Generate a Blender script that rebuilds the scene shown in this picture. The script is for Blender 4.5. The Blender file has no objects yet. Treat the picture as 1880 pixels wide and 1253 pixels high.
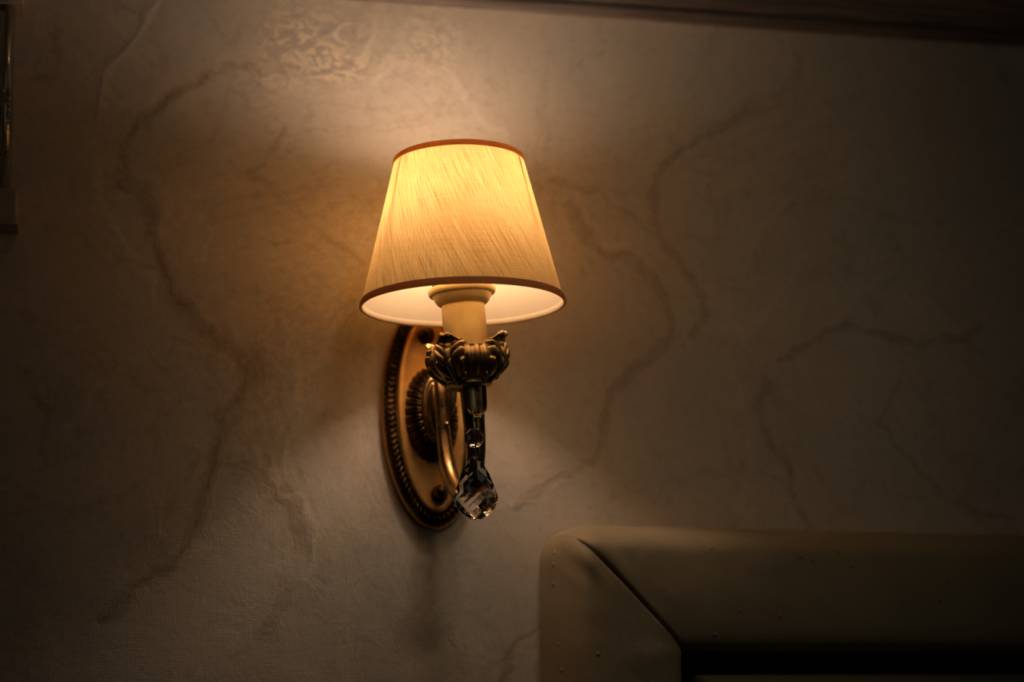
import bpy, bmesh, math, random
import numpy as np
from mathutils import Matrix, Vector, noise

# ------------------------------------------------------------------ camera, light, exposure
sc = bpy.context.scene
C = bpy.data.collections.new('scene_objects')
sc.collection.children.link(C)

YAW, PITCH, ROLL = math.radians(15), math.radians(11), math.radians(2)
CAM_LOC = Vector((-0.269659, -1.25691, 1.044485))
d_ = Vector((math.sin(YAW) * math.cos(PITCH), math.cos(YAW) * math.cos(PITCH), math.sin(PITCH)))
r0 = Vector((math.cos(YAW), -math.sin(YAW), 0))
u0 = r0.cross(d_)
up_ = u0 * math.cos(ROLL) + r0 * math.sin(ROLL)
rt_ = r0 * math.cos(ROLL) - u0 * math.sin(ROLL)
cd = bpy.data.cameras.new('camera')
cam = bpy.data.objects.new('camera', cd)
C.objects.link(cam)
m = Matrix((rt_, up_, -d_)).transposed().to_4x4()
m.translation = CAM_LOC
cam.matrix_world = m
cd.sensor_width = 36.0
cd.lens = 3000.0 / 1880.0 * 36.0
cd.dof.use_dof = True
cd.dof.focus_distance = 1.172
cd.dof.aperture_fstop = 2.8
cd.clip_start = 0.02
sc.camera = cam

world = bpy.data.worlds.new('dim_room')
sc.world = world
world.use_nodes = True
bg = world.node_tree.nodes['Background']
bg.inputs[0].default_value = (1.0, 0.86, 0.66, 1)
bg.inputs[1].default_value = 0.0035

sc.view_settings.view_transform = 'Standard'
sc.view_settings.look = 'None'
sc.view_settings.gamma = 1.0
sc.view_settings.use_curve_mapping = False
sc.view_settings.exposure = 0.0
sc.cycles.sample_clamp_indirect = 8.0

# soft daylight remnant from a curtained window across the room
wl = bpy.data.lights.new('curtained_window_light', 'AREA')
wl.shape = 'RECTANGLE'; wl.size = 0.6; wl.size_y = 1.4
wl.energy = 0.6
wl.color = (0.85, 1.0, 0.92)
wo = bpy.data.objects.new('curtained_window_light', wl)
C.objects.link(wo)
wo.location = (1.7, -2.6, 1.5)
wo.rotation_euler = (Vector((0, 0, 1.2)) - wo.location).to_track_quat('-Z', 'Y').to_euler()

# added unseen warm spot that lifts the wall around the lamp
sl_ = bpy.data.lights.new('wall_fill_spot', 'SPOT')
sl_.energy = 12.0; sl_.color = (1.0, 0.78, 0.52)
sl_.spot_size = math.radians(24); sl_.spot_blend = 1.0; sl_.shadow_soft_size = 0.12
so = bpy.data.objects.new('wall_fill_spot', sl_)
C.objects.link(so)
so.location = (0.25, -1.9, 2.45)
so.rotation_euler = (Vector((0.12, 0, 1.33)) - so.location).to_track_quat('-Z', 'Y').to_euler()

BULB_STRENGTH = 88.0
BULB_COLOR = (1.0, 0.735, 0.56)

# ------------------------------------------------------------------ helpers
def link(o, parent=None):
    C.objects.link(o)
    if parent is not None:
        o.parent = parent
    return o

def mesh_obj(name, verts, faces, mat, parent=None, smooth=True):
    me = bpy.data.meshes.new(name)
    me.from_pydata([tuple(map(float, v)) for v in verts], [], faces)
    if smooth:
        me.polygons.foreach_set('use_smooth', [True] * len(me.polygons))
    me.materials.append(mat)
    me.update()
    return link(bpy.data.objects.new(name, me), parent)

def fix_normals(o):
    bm = bmesh.new(); bm.from_mesh(o.data)
    bmesh.ops.remove_doubles(bm, verts=bm.verts, dist=1e-6)
    bmesh.ops.recalc_face_normals(bm, faces=bm.faces)
    bm.to_mesh(o.data); bm.free(); o.data.update()
    return o

def grid_faces(nu, nv, wrap_u=False, wrap_v=False, off=0):
    f = []
    for i in range(nu if wrap_u else nu - 1):
        for j in range(nv if wrap_v else nv - 1):
            a = off + i * nv + j
            b = off + ((i + 1) % nu) * nv + j
            c = off + ((i + 1) % nu) * nv + (j + 1) % nv
            d = off + i * nv + (j + 1) % nv
            f.append((a, b, c, d))
    return f

def smooth_path(pts, n):
    """Catmull-Rom through pts"""
    P = [np.array(p, float) for p in pts]
    P = [2 * P[0] - P[1]] + P + [2 * P[-1] - P[-2]]
    out = []
    segs = len(P) - 3
    for k in range(n):
        t = k / (n - 1) * segs
        i = min(int(t), segs - 1); u = t - i
        a, b, c, d = P[i], P[i + 1], P[i + 2], P[i + 3]
        out.append(0.5 * ((2 * b) + (c - a) * u + (2 * a - 5 * b + 4 * c - d) * u * u + (3 * b - a - 3 * c + d) * u ** 3))
    return out

def lathe(name, prof, mat, parent=None, n=96, centre=(0, 0, 0), T=None, closed=False, sub=0, smooth=True):
    pr = smooth_path(prof, sub) if sub else [np.array(p, float) for p in prof]
    V = []
    for i in range(n):
        a = 2 * math.pi * i / n
        for r, z in pr:
            v = (centre[0] + r * math.cos(a), centre[1] + r * math.sin(a), centre[2] + z)
            V.append(T(v) if T else v)
    o = mesh_obj(name, V, grid_faces(n, len(pr), True, closed), mat, parent, smooth)
    return fix_normals(o)

def tube(name, path, radii, mat, parent=None, n=24, steps=60, T=None, squash=None, ref=(1, 0, 0)):
    k = len(path)
    P = smooth_path(path, steps)
    R = smooth_path([(r,) for r in radii], steps)
    V = []
    refv = Vector(ref)
    for i, p in enumerate(P):
        a = Vector(P[max(i - 1, 0)]); b = Vector(P[min(i + 1, steps - 1)])
        t = (b - a).normalized()
        s = (refv - t * refv.dot(t)).normalized()
        q = t.cross(s)
        for j in range(n):
            ang = 2 * math.pi * j / n
            rr = R[i][0]
            sx, sy = (1, 1) if squash is None else squash
            w = Vector(p) + s * (rr * sx * math.cos(ang)) + q * (rr * sy * math.sin(ang))
            V.append(T(w) if T else tuple(w))
    F = grid_faces(steps, n, False, True)
    F.append(tuple(range(n - 1, -1, -1)))
    F.append(tuple(range((steps - 1) * n, steps * n)))
    return fix_normals(mesh_obj(name, V, F, mat, parent))

def ball(name, c, r, mat, parent=None, squash=(1, 1, 1), seg=24):
    bm = bmesh.new()
    bmesh.ops.create_uvsphere(bm, u_segments=seg, v_segments=seg // 2, radius=r)
    for v in bm.verts:
        v.co = Vector((v.co.x * squash[0] + c[0], v.co.y * squash[1] + c[1], v.co.z * squash[2] + c[2]))
    me = bpy.data.meshes.new(name); bm.to_mesh(me); bm.free()
    me.polygons.foreach_set('use_smooth', [True] * len(me.polygons))
    me.materials.append(mat)
    return link(bpy.data.objects.new(name, me), parent)

def box(name, lo, hi, mat, parent=None, bevel=0.0):
    bm = bmesh.new()
    bmesh.ops.create_cube(bm, size=1)
    for v in bm.verts:
        v.co = Vector([(lo[i] + hi[i]) / 2 + v.co[i] * (hi[i] - lo[i]) for i in range(3)])
    if bevel:
        bmesh.ops.bevel(bm, geom=bm.edges[:], offset=bevel, segments=3, affect='EDGES')
    me = bpy.data.meshes.new(name); bm.to_mesh(me); bm.free()
    me.materials.append(mat)
    return link(bpy.data.objects.new(name, me), parent)

def thing(name, label, cat, loc=(0, 0, 0)):
    o = bpy.data.objects.new(name, None)
    o.empty_display_size = 0.02
    C.objects.link(o); o.location = loc
    o['label'] = label; o['category'] = cat
    return o

def sstep(a, b, x):
    t = np.clip((x - a) / (b - a), 0, 1)
    return t * t * (3 - 2 * t)

# ------------------------------------------------------------------ materials
class NT:
    def __init__(s, name):
        s.m = bpy.data.materials.new(name); s.m.use_nodes = True
        s.t = s.m.node_tree; s.b = s.t.nodes['Principled BSDF']; s.out = s.t.nodes['Material Output']
    def n(s, typ, **kw):
        nd = s.t.nodes.new(typ)
        for k, v in kw.items():
            if k.startswith('_'):
                setattr(nd, k[1:], v)
            else:
                nd.inputs[k].default_value = v
        return nd
    def l(s, a, b): s.t.links.new(a, b)
    def math(s, op, a, b=None, clamp=False):
        nd = s.t.nodes.new('ShaderNodeMath'); nd.operation = op; nd.use_clamp = clamp
        for i, x in enumerate((a, b)):
            if x is None: continue
            if hasattr(x, 'links'): s.l(x, nd.inputs[i])
            else: nd.inputs[i].default_value = x
        return nd.outputs[0]
    def mix(s, f, a, b, blend='MIX'):
        nd = s.t.nodes.new('ShaderNodeMix'); nd.data_type = 'RGBA'; nd.blend_type = blend
        for i, x in ((0, f), (6, a), (7, b)):
            if hasattr(x, 'links'): s.l(x, nd.inputs[i])
            else: nd.inputs[i].default_value = x if i == 0 else (*x, 1)
        return nd.outputs[2]
    def ramp(s, fac, stops):
        nd = s.t.nodes.new('ShaderNodeValToRGB')
        el = nd.color_ramp.elements
        while len(el) < len(stops): el.new(0.5)
        for e, (p, c) in zip(el, stops):
            e.position = p; e.color = (*c, 1) if isinstance(c, tuple) else (c, c, c, 1)
        s.l(fac, nd.inputs[0]); return nd.outputs[0]
    def coord(s, scale=(1, 1, 1), kind='Object'):
        tc = s.n('ShaderNodeTexCoord'); mp = s.n('ShaderNodeMapping')
        mp.inputs['Scale'].default_value = scale
        s.l(tc.outputs[kind], mp.inputs[0]); return mp.outputs[0]
    def noise(s, vec, scale, detail=4, rough=0.55, dist=0.0):
        nd = s.n('ShaderNodeTexNoise', Scale=scale, Detail=detail, Roughness=rough, Distortion=dist)
        s.l(vec, nd.inputs['Vector']); return nd.outputs['Fac']
    def bump(s, h, strength, dist, normal=None):
        nd = s.n('ShaderNodeBump', Strength=strength, Distance=dist)
        s.l(h, nd.inputs['Height'])
        if normal is not None: s.l(normal, nd.inputs['Normal'])
        return nd.outputs[0]

def mat_brass(name, dark=(0.10, 0.055, 0.018), light=(0.55, 0.34, 0.12), rough=0.3, brushed=0.0, patina=0.5, pscale=90):
    s = NT(name)
    v = s.coord()
    nz = s.noise(v, pscale, 5, 0.6)
    f = s.ramp(nz, [(0.5 - patina * 0.35, 0.0), (0.5 + 0.3 * (1 - patina) + 0.05, 1.0)])
    s.l(s.mix(f, dark, light), s.b.inputs['Base Color'])
    s.b.inputs['Metallic'].default_value = 1.0
    r2 = s.noise(v, 400, 3, 0.5)
    s.l(s.math('ADD', s.math('MULTIPLY', r2, 0.16), rough - 0.08), s.b.inputs['Roughness'])
    if brushed:
        vb = s.coord((90, 90, 5000))
        s.l(s.bump(s.noise(vb, 1.0, 3, 0.6), brushed, 0.0002), s.b.inputs['Normal'])
    else:
        s.l(s.bump(s.noise(v, 700, 3, 0.6), 0.15, 0.0002), s.b.inputs['Normal'])
    return s.m

BRASS = mat_brass('antique_brass_cast', dark=(0.26, 0.165, 0.07), light=(0.72, 0.50, 0.23), rough=0.42)
BRASS_DARK = mat_brass('antique_brass_darkened', dark=(0.03, 0.016, 0.007), light=(0.17, 0.095, 0.034), rough=0.36)
BRASS_PLATE = mat_brass('antique_brass_plate', dark=(0.70, 0.38, 0.11), light=(0.97, 0.58, 0.19), rough=0.50, patina=0.3, pscale=40)
BRASS_ARM = mat_brass('antique_brass_polished', dark=(0.20, 0.12, 0.045), light=(0.60, 0.40, 0.18), rough=0.30, patina=0.35, pscale=50)
BRASS_SATIN = mat_brass('brushed_brass', dark=(0.90, 0.64, 0.25), light=(1.0, 0.75, 0.33), rough=0.45, brushed=0.12, patina=0.3)

def mat_wall():
    s = NT('marbled_wallpaper')
    v = s.coord()
    dk = s.n('ShaderNodeAttribute'); dk.attribute_name = 'vein_dark'
    pl = s.n('ShaderNodeAttribute'); pl.attribute_name = 'vein_pale'
    tn = s.n('ShaderNodeAttribute'); tn.attribute_name = 'tone'
    big = s.noise(v, 7, 6, 0.6, 0.8)
    med = s.noise(v, 38, 5, 0.62, 1.2)
    fine = s.noise(v, 320, 3, 0.6)
    # ground colour drifts between grey beige and tan
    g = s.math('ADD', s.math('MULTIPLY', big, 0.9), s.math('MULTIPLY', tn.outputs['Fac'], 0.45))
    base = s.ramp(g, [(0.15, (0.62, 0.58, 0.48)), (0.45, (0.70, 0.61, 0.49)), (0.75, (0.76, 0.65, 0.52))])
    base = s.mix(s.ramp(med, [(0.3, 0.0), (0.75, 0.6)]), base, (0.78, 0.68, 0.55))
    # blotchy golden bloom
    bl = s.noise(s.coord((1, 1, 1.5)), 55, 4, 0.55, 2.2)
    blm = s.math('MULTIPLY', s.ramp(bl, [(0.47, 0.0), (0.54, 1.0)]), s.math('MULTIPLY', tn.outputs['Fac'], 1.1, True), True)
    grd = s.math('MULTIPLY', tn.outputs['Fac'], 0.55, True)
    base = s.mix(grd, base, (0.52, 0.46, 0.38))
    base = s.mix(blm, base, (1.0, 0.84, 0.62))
    # veins, broken up by noise
    br = s.ramp(s.noise(v, 60, 5, 0.7), [(0.3, 0.25), (0.62, 1.0)])
    edge = s.math('ADD', dk.outputs['Fac'], s.math('MULTIPLY', s.math('SUBTRACT', s.noise(v, 150, 5, 0.7), 0.5), 1.1))
    vm = s.math('MULTIPLY', s.math('MULTIPLY', s.ramp(edge, [(0.12, 0.0), (0.34, 1.0), (0.62, 0.5), (0.95, 0.85)]), br), s.math('MULTIPLY', dk.outputs['Fac'], 1.25, True))
    base = s.mix(s.math('MULTIPLY', vm, 0.85), base, (0.25, 0.145, 0.06))
    vp = s.math('MULTIPLY', s.math('MULTIPLY', pl.outputs['Fac'], br), 1.0)
    base = s.mix(vp, base, (0.95, 0.83, 0.66))
    # faint hair veins away from the drawn ones
    hv = s.n('ShaderNodeTexNoise', Scale=4.2, Detail=7, Roughness=0.6, Distortion=1.0)
    s.l(v, hv.inputs['Vector'])
    ridge = s.math('ABSOLUTE', s.math('SUBTRACT', hv.outputs['Fac'], 0.5))
    hm = s.math('MULTIPLY', s.math('MULTIPLY', s.ramp(ridge, [(0.0, 1.0), (0.014, 0.0)]), br), 0.30)
    base = s.mix(hm, base, (0.33, 0.22, 0.12))
    ridge2 = s.math('ABSOLUTE', s.math('SUBTRACT', hv.outputs['Fac'], 0.57))
    hm2 = s.math('MULTIPLY', s.math('MULTIPLY', s.ramp(ridge2, [(0.0, 1.0), (0.012, 0.0)]), br), 0.45)
    base = s.mix(hm2, base, (0.92, 0.80, 0.64))
    base = s.mix(s.math('MULTIPLY', fine, 0.16), base, (0.35, 0.27, 0.19))
    # scattered mica specks
    vo = s.n('ShaderNodeTexVoronoi', Scale=30.0); s.l(v, vo.inputs['Vector'])
    wn = s.n('ShaderNodeSeparateColor'); s.l(vo.outputs['Color'], wn.inputs[0])
    spk = s.math('MULTIPLY', s.math('LESS_THAN', vo.outputs['Distance'], 0.022), s.math('GREATER_THAN', wn.outputs[0], 0.78))
    base = s.mix(spk, base, (1.0, 0.85, 0.55))
    wz = s.n('ShaderNodeTexWave', Scale=190.0, Distortion=1.6, Detail=1.0); wz.bands_direction = 'Z'; s.l(v, wz.inputs['Vector'])
    wx = s.n('ShaderNodeTexWave', Scale=170.0, Distortion=1.6, Detail=1.0); wx.bands_direction = 'X'; s.l(v, wx.inputs['Vector'])
    thread = s.math('ADD', s.math('MULTIPLY', wz.outputs['Fac'], 0.13), s.math('MULTIPLY', wx.outputs['Fac'], 0.07))
    base = s.mix(thread, base, (0.22, 0.17, 0.11))
    spl = s.ramp(s.noise(v, 120, 4, 0.7), [(0.52, 0.0), (0.72, 0.35)])
    base = s.mix(spl, base, (0.34, 0.26, 0.18))
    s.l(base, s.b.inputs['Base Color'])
    s.b.inputs['Roughness'].default_value = 0.62
    s.b.inputs['Specular IOR Level'].default_value = 0.3
    # canvas weave + relief of the veins
    h = s.math('ADD', s.math('MULTIPLY', wz.outputs['Fac'], 0.5), s.math('MULTIPLY', wx.outputs['Fac'], 0.32))
    h = s.math('ADD', h, s.math('MULTIPLY', fine, 1.1))
    nrm = s.bump(h, 0.36, 0.0005)
    h2 = s.math('ADD', s.math('MULTIPLY', pl.outputs['Fac'], 0.8), s.math('MULTIPLY', s.noise(v, 45, 6, 0.65, 1.0), 0.9))
    h2 = s.math('SUBTRACT', h2, s.math('MULTIPLY', vm, 0.5))
    s.l(s.bump(h2, 0.6, 0.0016, nrm), s.b.inputs['Normal'])
    return s.m
WALL = mat_wall()

def mat_simple(name, col, rough=0.6, col2=None, scale=20, stretch=(1, 1, 1), bump=0.0, bscale=100, spec=0.5):
    s = NT(name)
    v = s.coord(stretch)
    nz = s.noise(v, scale, 5, 0.6)
    s.l(s.mix(s.ramp(nz, [(0.3, 0.0), (0.7, 1.0)]), col, col2 or col), s.b.inputs['Base Color'])
    s.b.inputs['Roughness'].default_value = rough
    s.b.inputs['Specular IOR Level'].default_value = spec
    if bump:
        s.l(s.bump(s.noise(s.coord(), bscale, 4, 0.6), bump, 0.001), s.b.inputs['Normal'])
    return s.m

TRIM = mat_simple('dark_stained_wood', (0.07, 0.052, 0.040), 0.5, (0.25, 0.20, 0.165), 9, (1, 12, 26), 0.2, 160)
FLOOR = mat_simple('brown_carpet', (0.05, 0.035, 0.025), 0.95, (0.08, 0.06, 0.04), 200)
CEIL = mat_simple('matt_ceiling_paint', (0.30, 0.27, 0.23), 0.9, (0.33, 0.30, 0.26), 3)

def mat_leather():
    s = NT('cream_leatherette')
    v = s.coord()
    s.l(s.mix(s.ramp(s.noise(v, 14, 4, 0.6), [(0.3, 0.0), (0.7, 1.0)]), (0.34, 0.27, 0.165), (0.39, 0.315, 0.195)), s.b.inputs['Base Color'])
    s.b.inputs['Roughness'].default_value = 0.52
    s.b.inputs['Specular IOR Level'].default_value = 0.15
    vo = s.n('ShaderNodeTexVoronoi', Scale=650.0); s.l(v, vo.inputs['Vector'])
    n1 = s.bump(vo.outputs['Distance'], 0.25, 0.0003)
    # small blisters in the covering
    vb = s.n('ShaderNodeTexVoronoi', Scale=95.0); s.l(v, vb.inputs['Vector'])
    sel = s.n('ShaderNodeSeparateColor'); s.l(vb.outputs['Color'], sel.inputs[0])
    bp = s.math('MULTIPLY', s.ramp(vb.outputs['Distance'], [(0.0, 1.0), (0.22, 0.0)]), s.math('GREATER_THAN', sel.outputs[0], 0.86))
    n2 = s.bump(bp, 1.0, 0.0016, n1)
    n3 = s.bump(s.noise(v, 22, 3, 0.5, 0.6), 0.22, 0.003, n2)
    s.l(n3, s.b.inputs['Normal'])
    return s.m
LEATHER = mat_leather()
STITCH = mat_simple('dark_seam_thread', (0.05, 0.04, 0.025), 0.8)

def mat_shade():
    s = NT('raw_silk_shade')
    uv = s.n('ShaderNodeUVMap'); uv.uv_map = 'UVMap'
    def rot(a, sc_):
        mp = s.n('ShaderNodeMapping'); mp.vector_type = 'TEXTURE'
        mp.inputs['Rotation'].default_value = (0, 0, a)
        s.l(uv.outputs[0], mp.inputs[0])
        m2 = s.n('ShaderNodeMapping'); m2.inputs['Scale'].default_value = sc_
        s.l(mp.outputs[0], m2.inputs[0]); return m2.outputs[0]
    thr = s.noise(rot(math.radians(22), (3000, 45, 1)), 1.0, 3, 0.7)       # slanted threads
    thr2 = s.noise(rot(math.radians(22), (1500, 18, 1)), 1.0, 3, 0.6)
    wef = s.noise(rot(0, (40, 2600, 1)), 1.0, 2, 0.6)
    slub = s.noise(rot(math.radians(22), (900, 130, 1)), 1.0, 2, 0.5)
    t = s.math('ADD', s.math('MULTIPLY', thr, 0.45), s.math('ADD', s.math('MULTIPLY', thr2, 0.40), s.math('MULTIPLY', wef, 0.15)))
    t = s.ramp(t, [(0.38, 0.0), (0.60, 1.0)])
    col = s.mix(t, (0.33, 0.17, 0.042), (0.94, 0.66, 0.28))
    # watered-silk (moire) figure
    w = s.n('ShaderNodeTexWave', Scale=1.0, Distortion=5.0, Detail=2.0); w.bands_direction = 'X'
    s.l(rot(math.radians(3), (120, 14, 1)), w.inputs['Vector'])
    mo = s.noise(rot(0, (22, 11, 1)), 1.0, 2, 0.5)
    mm = s.math('MULTIPLY', s.ramp(mo, [(0.45, 0.0), (0.62, 0.28)]), w.outputs['Fac'])
    col = s.mix(mm, col, (0.90, 0.74, 0.40))
    sl = s.math('MULTIPLY', s.ramp(slub, [(0.70, 0.0), (0.76, 1.0)]), 0.7)
    col = s.mix(sl, col, (0.16, 0.08, 0.016))
    tr = s.n('ShaderNodeBsdfTranslucent'); df = s.n('ShaderNodeBsdfDiffuse')
    s.l(col, tr.inputs[0]); s.l(s.mix(0.35, col, (0.6, 0.5, 0.3)), df.inputs[0])
    nb = s.bump(t, 0.4, 0.0002)
    s.l(nb, df.inputs['Normal'])
    mx = s.n('ShaderNodeMixShader'); mx.inputs[0].default_value = SHADE_TRANS
    s.l(df.outputs[0], mx.inputs[1]); s.l(tr.outputs[0], mx.inputs[2])
    s.l(mx.outputs[0], s.out.inputs[0])
    return s.m
SHADE_TRANS = 0.58

SILK = mat_shade()

def mat_lining():
    s = NT('white_shade_lining')
    tr = s.n('ShaderNodeBsdfTranslucent'); df = s.n('ShaderNodeBsdfDiffuse')
    tr.inputs[0].default_value = (0.92, 0.86, 0.74, 1); df.inputs[0].default_value = (0.52, 0.43, 0.29, 1)
    mx = s.n('ShaderNodeMixShader'); mx.inputs[0].default_value = 0.40
    s.l(df.outputs[0], mx.inputs[1]); s.l(tr.outputs[0], mx.inputs[2]); s.l(mx.outputs[0], s.out.inputs[0])
    return s.m
LINING = mat_lining()

def mat_trim_cloth():
    s = NT('folded_silk_trim')
    v = s.coord()
    s.l(s.mix(s.noise(v, 900, 2), (0.30, 0.17, 0.055), (0.46, 0.27, 0.10)), s.b.inputs['Base Color'])
    tr = s.n('ShaderNodeBsdfTranslucent'); df = s.n('ShaderNodeBsdfDiffuse')
    col = s.mix(s.noise(v, 900, 2), (0.66, 0.38, 0.11), (0.85, 0.55, 0.20))
    s.l(col, tr.inputs[0]); s.l(s.mix(0.5, col, (0.95, 0.85, 0.6)), df.inputs[0])
    mx = s.n('ShaderNodeMixShader'); mx.inputs[0].default_value = 0.5
    s.l(df.outputs[0], mx.inputs[1]); s.l(tr.outputs[0], mx.inputs[2]); s.l(mx.outputs[0], s.out.inputs[0])
    return s.m
SILK_TRIM = mat_trim_cloth()

def mat_glass(name, col=(1, 1, 1), ior=1.52, rough=0.0):
    s = NT(name)
    s.b.inputs['Base Color'].default_value = (*col, 1)
    s.b.inputs['Transmission Weight'].default_value = 1.0
    s.b.inputs['IOR'].default_value = ior
    s.b.inputs['Roughness'].default_value = rough
    return s.m
CRYSTAL = mat_glass('cut_crystal', (0.97, 0.96, 0.95), 1.58)
def mat_thin_glass():
    s = NT('clear_glass_tube')
    a = s.n('ShaderNodeBsdfTransparent'); g = s.n('ShaderNodeBsdfGlossy', Roughness=0.06)
    a.inputs[0].default_value = (0.9, 0.92, 0.9, 1)
    mx = s.n('ShaderNodeMixShader'); mx.inputs[0].default_value = 0.10
    s.l(a.outputs[0], mx.inputs[1]); s.l(g.outputs[0], mx.inputs[2]); s.l(mx.outputs[0], s.out.inputs[0])
    return s.m
TUBE_GLASS = mat_thin_glass()
STEEL = mat_simple('nickel_wire', (0.30, 0.28, 0.25), 0.3); STEEL.node_tree.nodes['Principled BSDF'].inputs['Metallic'].default_value = 1
CAP = mat_simple('aged_white_plastic', (0.42, 0.34, 0.28), 0.45, (0.46, 0.38, 0.31), 30)
PAPER = mat_simple('scale_card', (0.50, 0.40, 0.34), 0.6, (0.46, 0.36, 0.30), 30)
INK = mat_simple('black_ink', (0.02, 0.018, 0.016), 0.6)
REDSPIRIT = mat_simple('red_spirit', (0.25, 0.015, 0.01), 0.3)

def mat_bulb():
    s = NT('frosted_glass_bulb_lit')
    s.b.inputs['Base Color'].default_value = (0.9, 0.85, 0.75, 1)
    s.b.inputs['Emission Color'].default_value = (*BULB_COLOR, 1)
    s.b.inputs['Emission Strength'].default_value = BULB_STRENGTH
    return s.m
BULB = mat_bulb()

# ------------------------------------------------------------------ the wall with its drawn veins (metres on the wall)
DARK = [
    (0.0022, 0.90, [(-0.1749, 1.5147), (-0.1983, 1.4933), (-0.2235, 1.4747), (-0.2367, 1.4562), (-0.2422, 1.4337), (-0.2333, 1.4143), (-0.2229, 1.3971), (-0.2156, 1.3733), (-0.2101, 1.3474), (-0.1997, 1.3282), (-0.1843, 1.3061), (-0.1685, 1.2943), (-0.153, 1.2816), (-0.1489, 1.2667), (-0.1519, 1.2453), (-0.1643, 1.2241), (-0.1738, 1.1948), (-0.1819, 1.17), (-0.1887, 1.1454), (-0.2047, 1.1213), (-0.2323, 1.1017), (-0.2516, 1.0823)]),
    (0.0014, 0.60, [(-0.2418, 1.4337), (-0.2429, 1.4183), (-0.2262, 1.4013), (-0.2203, 1.3862)]),
    (0.0017, 0.80, [(-0.2263, 1.4145), (-0.2174, 1.3907), (-0.2165, 1.3733)]),
    (0.0024, 0.60, [(-0.156, 1.2881), (-0.1401, 1.2762), (-0.141, 1.2625), (-0.1519, 1.2475)]),
    (0.0014, 0.75, [(-0.1167, 1.469), (-0.1298, 1.4478), (-0.1394, 1.4329), (-0.1257, 1.4187), (-0.1085, 1.4014), (-0.087, 1.3819), (-0.0654, 1.3683), (-0.0533, 1.3561)]),
    (0.0010, 0.40, [(-0.1558, 1.3752), (-0.126, 1.3717), (-0.0915, 1.3719), (-0.0655, 1.3602)]),
    (0.0017, 0.70, [(0.2862, 1.5069), (0.2688, 1.4886), (0.2378, 1.4739), (0.2069, 1.454), (0.1975, 1.4343), (0.1984, 1.4057), (0.2057, 1.3869), (0.2211, 1.359), (0.2344, 1.3358), (0.2332, 1.3161), (0.2216, 1.3006)]),
    (0.0019, 0.75, [(0.1183, 1.4169), (0.1291, 1.3938), (0.145, 1.378), (0.1685, 1.3693), (0.1916, 1.3512), (0.2025, 1.3305), (0.2012, 1.3072), (0.1882, 1.2885), (0.1635, 1.2699), (0.1483, 1.2472), (0.1416, 1.2247), (0.1249, 1.1936), (0.0899, 1.1762), (0.0624, 1.1634)]),
    (0.0012, 0.50, [(0.1, 1.4326), (0.1377, 1.4261), (0.1705, 1.4094), (0.2032, 1.3869)]),
    (0.0012, 0.40, [(0.1049, 1.4352), (0.1474, 1.4299), (0.1905, 1.4221)]),
    (0.0017, 0.70, [(0.289, 1.2666), (0.2803, 1.241), (0.2925, 1.2112), (0.3032, 1.1883), (0.3089, 1.1655), (0.3156, 1.1436), (0.3231, 1.1246)]),
    (0.0017, 0.60, [(0.3, 1.2831), (0.3366, 1.3024), (0.3682, 1.3158), (0.3983, 1.3073), (0.4663, 1.306), (0.494, 1.3172)]),
    (0.0012, 0.50, [(0.413, 1.2678), (0.3884, 1.2322), (0.4244, 1.1923), (0.4575, 1.1594), (0.5031, 1.1449)]),
    (0.0029, 0.75, [(-0.1189, 1.1778), (-0.1086, 1.1526), (-0.1042, 1.1317)]),
    (0.0034, 0.60, [(-0.1195, 1.0991), (-0.1278, 1.083), (-0.132, 1.0649)]),
    (0.0014, 0.50, [(-0.1643, 1.199), (-0.1396, 1.1947), (-0.1168, 1.1757)]),
    (0.0019, 0.60, [(-0.184, 1.2053), (-0.201, 1.1825), (-0.2069, 1.1579)]),
    (0.0012, 0.50, [(-0.1361, 1.5023), (-0.1382, 1.516), (-0.1555, 1.5196), (-0.1685, 1.5142)]),
    (0.0012, 0.40, [(-0.0359, 1.5269), (-0.0633, 1.5042), (-0.0989, 1.5008)]),
    (0.0022, 0.35, [(0.3356, 1.5651), (0.3393, 1.545), (0.3112, 1.5132), (0.286, 1.5044)]),
    (0.0017, 0.50, [(0.1039, 1.0768), (0.0788, 1.0648), (0.0583, 1.0487), (0.0532, 1.028)]),
    (0.0014, 0.50, [(0.4182, 1.3865), (0.3923, 1.3588)]),
    (0.0019, 0.50, [(-0.3055, 1.2651), (-0.2951, 1.2362), (-0.2965, 1.2035), (-0.2925, 1.1994)]),
    (0.0017, 0.50, [(-0.2948, 1.5379), (-0.2922, 1.5067), (-0.3063, 1.4969)]),
    (0.0017, 0.30, [(0.1539, 1.5682), (0.1582, 1.5561), (0.1328, 1.5325), (0.1276, 1.5224)]),
    (0.0012, 0.35, [(0.3356, 1.4253), (0.3718, 1.4257), (0.4232, 1.4138), (0.4599, 1.4076)]),
]
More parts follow.
